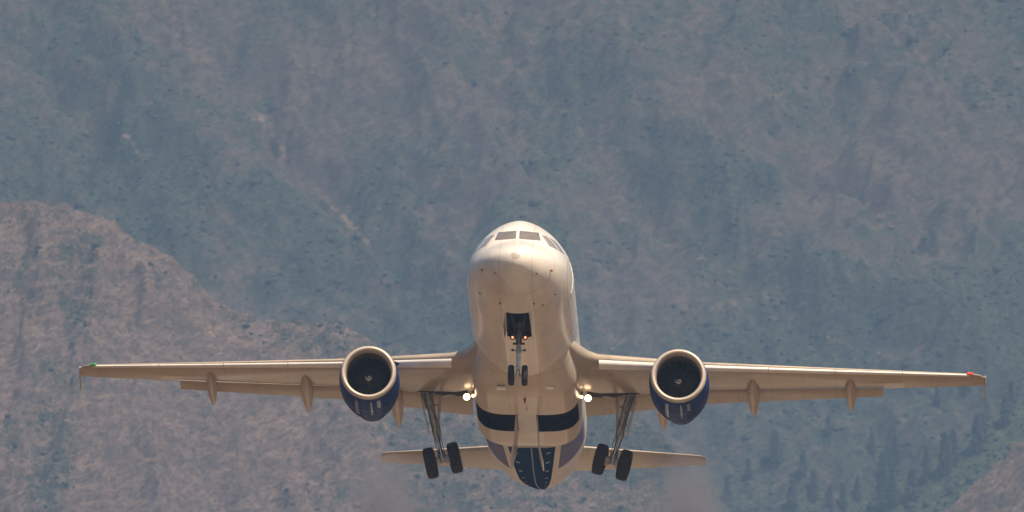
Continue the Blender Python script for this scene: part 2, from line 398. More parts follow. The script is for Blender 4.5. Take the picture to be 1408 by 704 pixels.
# --- the green spur in front of it, lower right
MIDY = 9300.0
mc = [(-800, 1500), (700, 1010), (1000, 830), (1120, 760), (1190, 698), (1260, 648), (1330, 600), (1408, 545), (1500, 470), (2200, 300), (4000, 300)]
def crest(tab, Yc):
    xx = [(p[0] - 704) / F_PX * Yc for p in tab]; zz = [2 + Yc * math.tan(EL0 + (352 - p[1]) / F_PX) for p in tab]
    f = pchip(xx, zz)
    lx = np.linspace(xx[0], xx[-1], 4000); lz = np.array([f(v) for v in lx])
    return lambda X: np.interp(X, lx, lz)
cm = crest(mc, MIDY)
def H_mid(X, Y):
    t = Y - MIDY + 9 * fbm(X / 50, X * 0 + 3, 2, 90)
    h = cm(X) - np.where(t < 0, -t * .85, t * .75) + np.minimum(np.abs(t), 4) * .3
    h = h + 3.2 * ridged((X + t * .5) / 24, t / 40, 4, 92) * sstep(-2, 14, np.abs(t)) + 1.0 * fbm(X / 6, t / 6, 4, 95)
    return np.maximum(h, -30)
def cover_mid(X, Y, Z):
    n = fbm(X / 18, (Y - MIDY) / 18, 4, 98)
    return .95 + .7 * n, np.zeros_like(X) + .12 + .5 * n - .25 * (np.abs(Y - MIDY) > 14)
xs = warp_axis(80, 185, .9, (-700, 2500), 1.18); ys = warp_axis(MIDY - 70, MIDY + 12, .9, (MIDY - 640, MIDY + 640), 1.18)
grid_mesh('hillside', xs, ys, H_mid, cover_mid, M['mid'])
# --- the nearer red crag, lower left and along the bottom, with a second head in the lower right corner
NRY = 8200.0
nc = [(-4000, 900), (-900, 380), (-300, 320), (-60, 292), (0, 288), (55, 285), (110, 293), (150, 312), (185, 334), (245, 368), (300, 415), (345, 438), (400, 447),
      (455, 445), (500, 470), (560, 505), (620, 530), (700, 545), (800, 560), (870, 580), (930, 625), (975, 690), (1020, 760), (1150, 800), (1240, 760),
      (1300, 704), (1330, 682), (1370, 645), (1408, 612), (1460, 590), (1700, 640), (4000, 900)]
cn = crest(nc, NRY)
CRAG = [([(115,330),(95,470),(70,620),(60,760)], -6, 16), ([(150,330),(250,450),(350,560),(470,660)], -5, 15), ([(30,330),(20,480),(0,620)], -4, 12), ([(200,360),(210,520),(250,700)], 5, 18),
        ([(300,430),(330,560),(420,720)], -4.5, 14), ([(400,500),(470,580),(600,700)], 4.5, 16), ([(0,300),(90,330),(190,350)], 3.5, 10), ([(600,560),(680,640),(720,740)], -5, 15), ([(780,600),(800,680),(860,760)], 4, 15),
        ([(520,540),(560,620),(600,740)], -4, 13), ([(1380,660),(1350,700),(1300,760)], -5, 12)]
def H_near(X, Y):
    t = Y - NRY + 12 * fbm(X / 45, X * 0 + 1, 2, 110, .5)
    wx = X + 5 * fbm(X / 22, t / 22, 3, 120)
    h = cn(X) - np.where(t < 0, -t * 1.15, t * .8) + 3.4 * fbm(X / 12, t / 12, 5, 144, .65) * np.exp(-(t / 7) ** 2)
    am = sstep(0, 12, np.abs(t))
    U, W = X / NRY * F_PX + 704 + 26 * fbm(X / 18, t / 14, 4, 141), (288 - t * 4.3) * 1.0 + 26 * fbm(X / 15, t / 15, 4, 143)
    for pts, a_, wd in CRAG: h = h + a_ * np.exp(-(seg_dist(U, W, pts) / wd) ** 2)
    h = h + 9.5 * (ridged((wx + t * .35) / 34, t / 50, 5, 112, .58) - .35) * (.18 + .82 * am) + 3.8 * ridged((wx - t * .3) / 11, t / 15, 4, 116, .62) * (.35 + .65 * am) + .8 * fbm(X / 2.6, t / 3.5, 4, 118, .65)
    ld = (h + 4 * fbm(X / 25, t / 25, 3, 121)) / 2.2
    h = h + 1.5 * np.sin(ld * 2 * PI / 2.4) * sstep(-.1, .25, fbm(X / 20, t / 16, 3, 123))
    return np.maximum(h, -30)
def cover_near(X, Y, Z):
    U, W = imcoord(X, Y, Z)
    n = fbm(X / 14, (Y - NRY) / 14, 4, 130); n2 = fbm(X / 45, (Y - NRY) / 30, 3, 135)
    veg = -.02 + .6 * n + .5 * n2 + .42 * sstep(400, 540, U) * (1 - sstep(1200, 1300, U))
    veg = veg + .5 * (1 - sstep(5, 50, seg_dist(U, W, [(110,340),(95,480),(70,600),(60,704)])))
    veg = veg + .35 * (1 - sstep(5, 45, seg_dist(U, W, [(250,370),(330,440),(450,470),(560,520)]))) + .8 * (1 - sstep(10, 90, seg_dist(U, W, [(820,560),(930,620),(1010,740)])))
    s = .0 + .7 * fbm(X / 8, (Y - NRY) / 20, 4, 138) + .35 * (1 - sstep(5, 40, seg_dist(U, W, [(0,330),(60,300),(130,320),(200,350)])))
    return veg, s
xs = warp_axis(-160, 160, .62, (-900, 900), 1.15); ys = warp_axis(NRY - 88, NRY + 10, .5, (NRY - 480, NRY + 560), 1.15)
grid_mesh('rocky_ridge', xs, ys, H_near, cover_near, M['spur'])

def hit(Hf, px, py, y0, y1, step=.5):
    tx, tz = ang(px, py); Y = np.arange(y0, y1, step); X = tx * Y; ray = 2 + tz * Y; h = Hf(X, Y)
    k = np.argmax(h > ray)
    return (float(X[k]), float(Y[k]), float(h[k])) if h[k] > ray[k] else None

# --- scrub: countless bushes over the slopes, one object per slope
M['scrub'] = simple('scrub_leaves', (.026, .038, .024), .95, 0, .5, .2)
ico_bm = bmesh.new(); bmesh.ops.create_icosphere(ico_bm, subdivisions=1, radius=1)
ICO = np.array([v.co[:] for v in ico_bm.verts]); ICOF = np.array([[v.index for v in f.verts] for f in ico_bm.faces]); ico_bm.free()
def scatter(name, Hf, cov, n, xr, yr, rr, seed, label, thr=.55):
    rg = np.random.default_rng(seed)
    x = rg.uniform(*xr, n); y = rg.uniform(*yr, n); z = Hf(x, y); v, s = cov(x, y, z)
    keep = (v + rg.uniform(-.5, .35, n) > thr) & (z > 5) & (s < .5)
    x, y, z = x[keep], y[keep], z[keep]; m = len(x); r = rg.uniform(*rr, m) ** 1.0 * rg.choice([.7, 1, 1.5], m, p=[.5, .38, .12])
    P = ICO[None] * (1 + rg.uniform(-.38, .38, (m, len(ICO), 1))) * r[:, None, None] * np.stack([rg.uniform(.8, 1.6, m), np.ones(m), rg.uniform(.6, 1.1, m)], -1)[:, None, :]
    P = P + np.stack([x, y, z + r * .25], -1)[:, None, :]
    Fs = (ICOF[None] + (np.arange(m) * len(ICO))[:, None, None]).reshape(-1, 3); co = P.reshape(-1, 3)
    me = bpy.data.meshes.new(name); me.vertices.add(len(co)); me.vertices.foreach_set('co', co.ravel())
    me.loops.add(Fs.size); me.loops.foreach_set('vertex_index', Fs.ravel().astype(np.int32))
    me.polygons.add(len(Fs)); me.polygons.foreach_set('loop_start', np.arange(0, Fs.size, 3)); me.polygons.foreach_set('loop_total', np.full(len(Fs), 3)); me.update()
    me.materials.append(M['scrub'])
    return tag(link(bpy.data.objects.new(name, me)), label, 'scrub', kind='stuff')
scatter('mountain_scrub', H_far, cover_far, 9000, (-215, 215), (FARY - 170, FARY + 190), (.45, 1.15), 3, 'dark scrub bushes dotted over the hazy blue-grey mountain face', .62)
scatter('ridge_scrub', H_near, cover_near, 5200, (-165, 165), (NRY - 88, NRY + 6), (.35, .9), 4, 'dark scrub bushes on the reddish rocky ridge', .42)
scatter('hillside_scrub', H_mid, cover_mid, 1800, (90, 190), (MIDY - 60, MIDY + 10), (.5, 1.2), 5, 'low bushes over the green hillside in the lower right', .9)

# --- conifers
M['needles'] = simple('conifer_needles', (.028, .052, .028), .85, 0, .4, .6)
M['bark'] = simple('conifer_bark', (.12, .085, .06), .9, 0, .3, 2)
def conifer_meshes(seed):
    rg = random.Random(seed); V, Fc = [], []; Hh = 10.0
    for k in range(420):
        t = rg.random() ** .8; z = .6 + t * (Hh - .7); rad = (1 - t) ** .85 * 2.3 * rg.uniform(.55, 1.15) + .1
        a = rg.uniform(0, 2 * PI); ln = rg.uniform(.35, .9); w_ = rg.uniform(.22, .5)
        d = Vector((math.cos(a), math.sin(a), -.35)); p = Vector((math.cos(a) * rad * rg.uniform(.3, .9), math.sin(a) * rad * rg.uniform(.3, .9), z))
        sd_ = Vector((-math.sin(a), math.cos(a), rg.uniform(-.3, .3))) * w_; n = len(V)
        V += [p - sd_, p + d * ln * .7 - sd_ * .2 + Vector((0, 0, .25)), p + d * ln * 1.3, p + sd_]; Fc += [(n, n+1, n+2), (n, n+2, n+3)]
    cr = mesh_data('crown', V, Fc, M['needles'], False)
    bm = bmesh.new(); tube(bm, (0, 0, -.6), (0, 0, 9.3), .2, .03, 8)
    me = bpy.data.meshes.new('trunk'); bm.to_mesh(me); bm.free(); me.materials.append(M['bark'])
    return cr, me
cons = [conifer_meshes(s) for s in (1, 2, 3)]
spots = [(1066,640,1.3,0),(1090,700,1.1,0),(1120,690,1.15,0),(1142,700,.9,0),(1160,702,1.0,0),(1215,668,1.2,0),(1222,650,1.0,0),(1232,642,1.2,0),
         (1300,655,1.5,1),(1312,640,1.2,1),(1345,625,1.4,1),(1352,612,1.1,1),(1383,588,1.1,1),(1275,662,1.1,1),(1215,704,1.5,1),(1228,700,1.2,1),
         (1180,690,.9,0),(1000,690,.9,0),(1030,660,.8,0),(1140,600,.8,0),(1290,560,.8,0),(1330,545,.9,0),(1255,690,1.2,1),(1392,560,.9,1),(1200,625,.8,0),(1105,655,.9,0)]
for i, (px, py, sc, which) in enumerate(spots):
    p = hit(H_mid, px, py, MIDY - 200, MIDY + 30) if which else None
    lab = 'dark conifer standing on the green spur in the lower right corner' if p else 'dark conifer on the hazy green slope below the right wing'
    if p is None: p = hit(H_far, px, py, FARY - 300, FARY + 300)
    if p is None: continue
    r = bpy.data.objects.new('conifer', None); link(r); r.location = p; r.rotation_euler = (0, 0, i * 1.3); r.scale = (sc,) * 3
    tag(r, lab, 'tree', 'conifers on the lower right slope')
    for nm, me in (('crown', cons[i % 3][0]), ('trunk', cons[i % 3][1])): link(bpy.data.objects.new(nm, me), r)

# ------------------------------------------------------------------ haze
bm = bmesh.new(); box(bm, (0, 4500, 1030 - 1.5 - 40), (10800, 14200, 2060 + 77))
hz = mkbm('haze', bm, bpy.data.materials.new('haze_air'), smooth=False)
hm = hz.data.materials[0]; hm.use_nodes = True; t = hm.node_tree
for n in list(t.nodes):
    if n.type == 'BSDF_PRINCIPLED': t.nodes.remove(n)
pv = t.nodes.new('ShaderNodeVolumePrincipled'); pv.inputs['Color'].default_value = (.205, .335, .535, 1); pv.inputs['Density'].default_value = 8.3e-5
pv.inputs['Anisotropy'].default_value = 0.0
t.links.new(pv.outputs[0], t.nodes['Material Output'].inputs['Volume'])
tag(hz, 'pale bluish summer haze between the camera and the mountains', 'haze', kind='stuff')

# ================================================================== AIRCRAFT
jet = bpy.data.objects.new('passenger_jet', None); link(jet)
tag(jet, 'white twin-engine passenger jet with blue engines, gear down, climbing straight towards the camera', 'airplane')
PITCH, YAW, ROLL = 16.0 - ELEV, -1.7, 0.72
tx, tz = (709.3 - 704) / F_PX, math.tan(EL0 + (352 - 327.5) / F_PX)
jet.location = (tx * DIST, DIST, 2 + tz * DIST)
jet.rotation_mode = 'XYZ'
jet.rotation_euler = (Matrix.Rotation(R(YAW), 3, 'Z') @ Matrix.Rotation(R(-PITCH), 3, 'X') @ Matrix.Rotation(R(ROLL), 3, 'Y')).to_euler('XYZ')
CT, ST = math.cos(R(16)), math.sin(R(16))

# --- fuselage surface
SS = [0, .1, .3, .6, 1.0, 1.5, 1.75, 2.1, 2.5, 3.0, 3.5, 4.0, 4.5, 5.5, 6.5, 8, 24, 26, 28, 30, 32, 34, 36, 37.45]
TOP = [-.64, -.40, -.24, -.07, .10, .32, .44, .76, 1.08, 1.40, 1.65, 1.82, 1.93, 2.04, 2.07, 2.07, 2.07, 2.07, 2.07, 2.05, 2.0, 1.88, 1.62, 1.22]
BOT = [-.64, -.95, -1.13, -1.32, -1.50, -1.66, -1.72, -1.80, -1.87, -1.935, -1.985, -2.02, -2.045, -2.07, -2.07, -2.07, -2.07, -1.97, -1.64, -1.19, -.69, -.17, .42, .88]
WID = [.001, .33, .60, .86, 1.12, 1.35, 1.44, 1.55, 1.66, 1.76, 1.84, 1.89, 1.925, 1.96, 1.975, 1.975, 1.975, 1.93, 1.76, 1.54, 1.28, .97, .6, .2]
MID = [-.64, -.64, -.63, -.60, -.56, -.50, -.47, -.42, -.36, -.29, -.22, -.17, -.12, -.05, 0, 0, 0, .02, .12, .3, .52, .78, 1.0, 1.05]
NUP = [2, 2, 2, 2, 1.95, 1.85, 1.8, 1.72, 1.68, 1.68, 1.70, 1.74, 1.80, 1.92, 2, 2, 2, 2, 2, 2, 2, 2, 2, 2]
qs = [math.sqrt(s) for s in SS]
fT, fB, fW, fM, fN = (pchip(qs, a) for a in (TOP, BOT, WID, MID, NUP))
def fus(s, phi, off=0.0):
    """phi measured from the belly, positive towards +X"""
    q = math.sqrt(max(s, 0)); t_, b_, w_, m_, n_ = fT(q), fB(q), fW(q), fM(q), fN(q)
    c, sn = math.cos(phi), math.sin(phi)
    if c >= 0: x, z = w_ * sn, m_ - (m_ - b_) * c
    else:
        e = 2 / n_; x = w_ * math.copysign(abs(sn) ** e, sn); z = m_ + (t_ - m_) * abs(c) ** e
    if off:
        L = math.hypot(x, z - m_) or 1; x += x / L * off; z += (z - m_) / L * off
    return Vector((x, s, z))
def fus_n(s, phi):
    a = fus(s + .02, phi) - fus(max(s - .02, .001), phi); b = fus(s, phi + .01) - fus(s, phi - .01)
    n = a.cross(b).normalized(); c = fus(s, phi); ctr = Vector((0, s + .3, fM(math.sqrt(s))))
    return n if n.dot(c - ctr) > 0 else -n
NB0, NB1 = 3.25, 6.15            # nose gear bay
st = sorted(set([.003, .008, .018, .035, .07, .12, .18, .26, .36, .48, .62, .8] + [round(1 + .2 * k, 3) for k in range(36)] + [NB0, NB1] +
    [8.5, 9, 10, 11, 12, 13, 14, 15, 16, 17, 18, 19, 20, 21, 22, 23] + [24 + .5 * k for k in range(27)] + [37.45]))
SEG = 108; V, Fc = [], []
for s in st:
    for k in range(SEG): V.append(fus(s, 2 * PI * (k - SEG // 2) / SEG + PI if False else 2 * PI * k / SEG))
for i in range(len(st) - 1):
    for k in range(SEG):
        kk = k if k < SEG // 2 else k - SEG
        if -4 <= kk < 4 and NB0 - .001 <= st[i] and st[i + 1] <= NB1 + .001: continue
        if -16 <= kk < 16 and 12.9 < st[i] and st[i + 1] < 19.1: continue      # covered by the belly fairing
        k2 = (k + 1) % SEG
        Fc.append((i * SEG + k, i * SEG + k2, (i + 1) * SEG + k2, (i + 1) * SEG + k))
n = len(V); V.append((0, 0, -.64)); Fc += [(n, (k + 1) % SEG, k) for k in range(SEG)]
n = len(V); V.append((0, 37.5, 1.05)); e0 = (len(st) - 1) * SEG; Fc += [(n, e0 + k, e0 + (k + 1) % SEG) for k in range(SEG)]
fuselage = mk('fuselage', V, Fc, M['white'], jet)

def patch(name, f, nu, nv, mat, parent, thick=0.012):
    """a slightly raised pane; f(u,v) -> (point, normal)"""
    V, Fc = [], []
    for i in range(nu + 1):
        for j in range(nv + 1):
            p, n = f(i / nu, j / nv); V.append(p + n * thick)
    m = len(V)
    for i in range(nu + 1):
        for j in range(nv + 1):
            p, n = f(i / nu, j / nv); V.append(p - n * .03)
    w_ = nv + 1
    for i in range(nu):
        for j in range(nv):
            a = i * w_ + j; Fc.append((a, a + 1, a + w_ + 1, a + w_)); Fc.append((m + a, m + a + w_, m + a + w_ + 1, m + a + 1))
    for i in range(nu):
        a = i * w_; Fc.append((a, a + w_, m + a + w_, m + a)); a = i * w_ + nv; Fc.append((a, m + a, m + a + w_, a + w_))
    for j in range(nv):
        a = j; Fc.append((a, m + a, m + a + 1, a + 1)); a = nu * w_ + j; Fc.append((a, a + 1, m + a + 1, m + a))
    return mk(name, V, Fc, mat, parent, sharp=40)
def phi_for(s, z):               # side angle whose height is z
    lo, hi = PI / 2 * 0.2, PI * .999
    for _ in range(40):
        m = (lo + hi) / 2
        if fus(s, m).z < z: lo = m
        else: hi = m
    return (lo + hi) / 2
def front_pt(x, v):              # point of the nose seen at lateral x and apparent height v
    best = None
    for k in range(200):
        s = .7 + k * .0145
        lo, hi = PI / 2, PI * .9999
        for _ in range(26):
            m = (lo + hi) / 2
            if fus(s, m).x > abs(x): lo = m
            else: hi = m
        p = fus(s, lo); d = p.z * CT - s * ST
        if d >= v: break
    return s, lo if x >= 0 else -lo
def py2v(py, k=37.3): return (327.5 - py) / k
def pane_front(side):
    # corners in lateral metres / apparent height
    ib, it_, ot, ob = (.055, py2v(328.3)), (.055, py2v(317.5)), (.745, py2v(319.8)), (.845, py2v(330.6))
    def f(u, v):
        xb = ib[0] + (ob[0] - ib[0]) * u; xt = it_[0] + (ot[0] - it_[0]) * u
        yb = ib[1] + (ob[1] - ib[1]) * u - .04 * (1 - u) * u; yt = it_[1] + (ot[1] - it_[1]) * u
        x = xb + (xt - xb) * v; y = yb + (yt - yb) * v
        s, ph = front_pt(side * x, y); return fus(s, ph), fus_n(s, ph)
    return f
for sd_ in (-1, 1):
    patch('windscreen_pane', pane_front(sd_), 10, 6, M['glass'], fuselage, .008)
    for (s0b, s1b, s0t, s1t, zb0, zb1, zt0, zt1) in ((2.20, 2.84, 2.66, 2.98, .34, .34, .88, .94), (2.95, 3.6, 3.08, 3.45, .36, .42, .94, .88)):
        def f(u, v, a=(s0b, s1b, s0t, s1t, zb0, zb1, zt0, zt1), sg=sd_):
            sb = a[0] + (a[1] - a[0]) * u; stt = a[2] + (a[3] - a[2]) * u; s = sb + (stt - sb) * v
            z0 = a[4] + (a[5] - a[4]) * u; z1 = a[6] + (a[7] - a[6]) * u; ph = phi_for(s, z0 + (z1 - z0) * v) * sg
            return fus(s, ph), fus_n(s, ph)
        patch('side_window', f, 6, 5, M['glass2'], fuselage, .008)
# cabin windows and doors
def rect_patch(name, s0, s1, z0, z1, sg, mat, th=.006, nu=3, nv=4):
    def f(u, v):
        s = s0 + (s1 - s0) * u; ph = phi_for(s, z0 + (z1 - z0) * v) * sg
        return fus(s, ph), fus_n(s, ph)
    return patch(name, f, nu, nv, mat, fuselage, th)
M['cabin'] = simple('cabin_window_glass', (.03, .03, .035), .15, 0, .1, 3, 1)
wins = [7.2 + .533 * k for k in range(41)]
for sg in (-1, 1):
    for s in wins: rect_patch('cabin_window', s, s + .23, .42, .76, sg, M['cabin'], nu=2, nv=2)
    for s in (5.35, 29.3): rect_patch('entry_door', s, s + .83, -.55, 1.28, sg, M['white'], .014, 3, 8)
M['title'] = simple('blue_airline_lettering', (.46, .48, .58), .3, 0, .1, 4, .6)
for sg in (-1, 1):   # unreadable blue strokes of the airline's lettering, seen at a grazing angle
    for k, (a, hgt) in enumerate(((8.6, .8), (9.5, 1.05), (10.4, .7), (11.3, .95), (12.2, .7))):
        rect_patch('lettering_stroke', a, a + .34, -.75, -.75 + hgt, sg, M['title'], .004, 2, 4)
# probes and drains on the nose
def probe(x, v, r, L, mat, name):
    s, ph = None, None
    best = 1e9
    for i in range(60):
        ss = .15 + i * .05
        for j in range(90):
            p_ = math.copysign(R(2 + j * 2), x) if x else 0
            p = fus(ss, p_); d = abs(p.x - x) + abs(p.z * CT - ss * ST - v)
            if fus_n(ss, p_).y < .1 and d < best: best, s, ph = d, ss, p_
    p = fus(s, ph); n = fus_n(s, ph)
    bm = bmesh.new(); tube(bm, p - n * .02, p + n * L * .5, r, r * .8, 8); tube(bm, p + n * L * .45, p + n * L * .45 + Vector((0, -L, 0)), r * .7, r * .35, 8)
    return mkbm(name, bm, mat, fuselage)
for sx in (-1, 1):
    probe(sx * 1.27, py2v(371), .045, .13, M['redmark'], 'air_data_probe')
    probe(sx * .77, py2v(376), .03, .07, M['dark'], 'static_port')
    probe(sx * .62, py2v(417), .035, .08, M['dark'], 'angle_sensor')
    probe(sx * 1.35, py2v(404), .03, .07, M['dark'], 'drain_mast')
probe(.93, py2v(419), .03, .06, M['dark'], 'drain_mast')

# --- belly fairing with wheel wells
def fair(s, phi):
    f1 = min(max((s - 10.2) / 2.8, 0), 1); f2 = min(max((23.2 - s) / 4.2, 0), 1)
    k = (f1 * f1 * (3 - 2 * f1)) * (f2 * f2 * (3 - 2 * f2))
    w_ = 1.62 + .375 * k; zb = -1.80 - .63 * k; zc = -.75; zt = -.1 + .2 * k
    n_ = 2.0 + 2.4 * k; e = 2 / n_; c, sn = math.cos(phi), math.sin(phi)
    if c >= 0:
        a_ = e + (.8 - e) * k; q = abs(sn) ** a_
        return Vector((w_ * math.copysign(q, sn), s, zc - (zc - zb) * max(0, 1 - q ** n_) ** (1 / n_)))
    x = w_ * math.copysign(abs(sn) ** e, sn)
    z = zc - (zc - zb) * math.copysign(abs(c) ** e, c) if c >= 0 else zc + (zt - zc) * abs(c) ** e
    return Vector((x, s, z))
WB0, WB1 = 15.45, 17.75
fs = sorted(set([10.2 + .2 * k for k in range(66)] + [WB0, WB1])); SG = 168; V, Fc = [], []
for s in fs:
    for k in range(SG): V.append(fair(s, 2 * PI * k / SG))
def well(kk):
    x = fair(16.5, 2 * PI * (kk + .5) / SG).x
    return .37 < abs(x) < 1.90 and fair(16.5, 2 * PI * (kk + .5) / SG).z < -1.80
wk = [k for k in range(SG) if well(k)]
for i in range(len(fs) - 1):
    for k in range(SG):
        if k in wk and WB0 - .001 <= fs[i] and fs[i + 1] <= WB1 + .001: continue
        k2 = (k + 1) % SG; Fc.append((i * SG + k, i * SG + k2, (i + 1) * SG + k2, (i + 1) * SG + k))
fairing = mk('belly_fairing', V, Fc, M['belly'], jet)
for sx in (-1, 1):
    bm = bmesh.new(); kk = [k for k in wk if fair(16, 2 * PI * (k + .5) / SG).x * sx > 0]
    xs_ = [abs(fair(16.5, 2 * PI * q / SG).x) for k in kk for q in (k, k + 1)]
    x0, x1 = min(xs_), max(xs_)
    # open box above the hole
    P = [(x0 - .02, -2.6), (x0 - .02, -1.15), (x1 + .0, -1.15), (x1 + .0, -1.42)]
    P = [(x0 - .015, -2.40), (x0 - .015, -1.1), (1.88, -1.1), (1.88, -1.62)]
    vs = [[bm.verts.new((sx * a, s, b)) for a, b in P] for s in (WB0 - .01, WB1 + .01)]
    for i in range(3): bm.faces.new((vs[0][i], vs[0][i + 1], vs[1][i + 1], vs[1][i]))
    for v_ in vs: bm.faces.new(v_)
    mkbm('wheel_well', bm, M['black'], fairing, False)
    # open bay door hanging from the keel
    V, Fc = [], []; nn = 12
    for th in (0, .05):
        for i in range(nn + 1):
            u = i / nn; z = -2.40 - 1.62 * u; xo = .36 + .10 * u + .20 * max(0, u - .55) ** 1.4 * 2.0
            for s in (WB0 + .05 + .5 * u * u, WB1 - .05 - .2 * u * u): V.append((sx * (xo + th), s, z))
    m = 2 * (nn + 1)
    for i in range(nn):
        a = 2 * i; Fc += [(a, a + 1, a + 3, a + 2), (m + a, m + a + 2, m + a + 3, m + a + 1), (a, a + 2, m + a + 2, m + a), (a + 1, m + a + 1, m + a + 3, a + 3)]
    Fc += [(0, m, m + 1, 1), (2 * nn, 2 * nn + 1, m + 2 * nn + 1, m + 2 * nn)]
    mk('bay_door', V, Fc, M['belly'], fairing, sharp=40)
# belly details: beacon, antennas, drain masts
bm = bmesh.new(); tube(bm, (0, 13.2, -2.40), (0, 13.25, -2.60), .07, .02, 10); mkbm('belly_beacon', bm, M['redmark'], fairing)
bm = bmesh.new(); box(bm, (.02, 14.6, -2.50), (.02, .34, .22)); mkbm('blade_antenna', bm, M['gearpale'], fairing)
bm = bmesh.new(); box(bm, (-.85, 12.2, -2.32), (.34, .36, .05)); mkbm('access_panel', bm, M['white'], fairing)
bm = bmesh.new(); box(bm, (.95, 12.3, -2.28), (.28, .4, .05)); mkbm('access_panel', bm, M['white'], fairing)

# --- nose gear bay + doors
zr = -2.0
bm = bmesh.new(); hwb = .50
P = [(-hwb, -1.9), (-hwb, -.95), (hwb, -.95), (hwb, -1.9)]
vs = [[bm.verts.new((a, s, b)) for a, b in P] for s in (NB0 - .01, NB1 + .01)]
for i in range(3): bm.faces.new((vs[0][i], vs[0][i + 1], vs[1][i + 1], vs[1][i]))
for v_ in vs: bm.faces.new(v_)
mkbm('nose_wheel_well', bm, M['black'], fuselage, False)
bm = bmesh.new()
for sx in (-1, 1):
    tube(bm, (sx * .36, 4.1, -1.5), (sx * .05, 5.5, -1.95), .035, .035, 8)
    tube(bm, (sx * .42, 3.4, -1.7), (sx * .42, 6.0, -1.75), .025, .025, 8)
for s in (3.7, 4.3, 4.9): tube(bm, (-.45, s, -1.35), (.45, s, -1.35), .03, .03, 8)
mkbm('bay_structure', bm, M['bayframe'], fuselage)
for sx in (-1, 1):
    V, Fc = [], []
    for th in (0, .035):
        for u in (0, .5, 1):
            for s in (NB0 + .1, NB1 - .75):
                zz = fus(s, R(13.3)).z
                V.append((sx * (.47 + th + .05 * u), s + (.1 * u if s < 4 else -.15 * u), zz - .44 * u - .005))
    for i in range(2):
        a = 2 * i; Fc += [(a, a + 1, a + 3, a + 2), (6 + a, 8 + a, 9 + a, 7 + a), (a, a + 2, a + 8, a + 6), (a + 1, a + 7, a + 9, a + 3)]
    Fc += [(0, 6, 7, 1), (4, 5, 11, 10)]
    mk('nose_gear_door', V, Fc, M['white'], fuselage, sharp=40)

# --- landing gear
def tyre_obj(c, ax, r, wd, parent):
    """tyre as a lathe round axis ax"""
    q = Vector(ax).normalized().to_track_quat('X', 'Z').to_matrix()
    pr = []; h = wd / 2
    for (a, b) in ((-.62, .55), (-.92, .62), (-1, .78), (-.93, .90), (-.72, .975), (-.45, 1.0), (-.40, .985), (-.34, 1.0), (0, 1.005), (.34, 1.0), (.40, .985), (.45, 1.0), (.72, .975), (.93, .90), (1, .78), (.92, .62), (.62, .55)):
        pr.append((a * h, b * r))
    V, Fc = lathe(pr, axis='x', seg=48); V = [q @ Vector(v) + Vector(c) for v in V]
    t = mk('tyre', V, Fc, M['tyre'], parent, sharp=60)
    pr = [(-.35 * h, 0.02), (-.35 * h, .22 * r), (-.6 * h, .30 * r), (-.66 * h, .54 * r), (-.6 * h, .57 * r), (.6 * h, .57 * r), (.66 * h, .54 * r), (.6 * h, .30 * r), (.35 * h, .22 * r), (.35 * h, .02)]
    V, Fc = lathe(pr, axis='x', seg=32); V = [q @ Vector(v) + Vector(c) for v in V]
    mk('wheel_rim', V, Fc, M['rim'], parent, sharp=30)
# nose gear
ax_z, ax_s = -3.80, 5.15
top = Vector((0, 5.75, -1.6)); axl = Vector((0, ax_s, ax_z))
bm = bmesh.new(); d = (axl - top)
tube(bm, top, top + d * .52, .075, .075); tube(bm, top + d * .44, top + d * .56, .11, .11)
tube(bm, top + d * .50, top + d * .86, .085, .08)
ng = mkbm('nose_landing_gear', bm, M['gear'], jet)
bm = bmesh.new(); tube(bm, top + d * .56, top + d * .90, .078, .07); tube(bm, top + d * .62, top + d * .66, .10, .10); tube(bm, axl + Vector((0, 0, .09)), axl - Vector((0, 0, .07)), .085, .07)
mkbm('steering_cylinder', bm, M['gearpale'], ng)
bm = bmesh.new(); tube(bm, axl + Vector((-.34, 0, 0)), axl + Vector((.34, 0, 0)), .045, .045); mkbm('axle', bm, M['gear'], ng)
bm = bmesh.new()
pa = top + d * .60; pb = pa + Vector((0, .34, -.22)); pc = axl + Vector((0, .05, .1))
for sx in (-1, 1): tube(bm, pa + Vector((sx * .06, 0, 0)), pb + Vector((sx * .02, 0, 0)), .022, .018, 8); tube(bm, pb + Vector((sx * .02, 0, 0)), pc + Vector((sx * .06, 0, 0)), .02, .022, 8)
mkbm('torque_link', bm, M['gear'], ng)
bm = bmesh.new()
for sx in (-1, 1): tube(bm, top + d * .42 + Vector((sx * .05, 0, 0)), (sx * .30, 4.35, -1.55), .035, .035, 8)
tube(bm, top + d * .40 + Vector((-.22, 0, 0)), top + d * .40 + Vector((.22, 0, 0)), .045, .045, 8)
mkbm('drag_strut', bm, M['bayframe'], ng)
for sx in (-1, 1):
    tyre_obj(axl + Vector((sx * .25, 0, 0)), (1, 0, 0), .385, .22, ng)
    # lamps on the leg
    c = top + d * .30 + Vector((sx * .235, -.14, 0)); bm = bmesh.new()
    tube(bm, c + Vector((0, .1, 0)), c, .06, .10, 16); tube(bm, c + Vector((0, .02, 0)), Vector((0, c.y + .1, c.z)), .018, .018, 6)
    lh = mkbm('lamp_housing', bm, M['dark'], ng)
    bm = bmesh.new(); tube(bm, c + Vector((0, -.002, 0)), c + Vector((0, -.03, 0)), .045, .035, 16); mkbm('lamp_lens', bm, M['lampsoft'], ng)
    c = top + d * .535 + Vector((sx * .225, -.10, 0)); bm = bmesh.new()
    tube(bm, c + Vector((0, .08, 0)), c, .035, .055, 14); tube(bm, c + Vector((0, .03, 0)), (0, c.y + .08, c.z), .02, .02, 6); mkbm('lamp_housing', bm, M['dark'], ng)
    bm = bmesh.new(); tube(bm, c + Vector((0, -.002, 0)), c + Vector((0, -.02, 0)), .04, .03, 14); mkbm('lamp_lens', bm, M['reflection_lens'], ng)
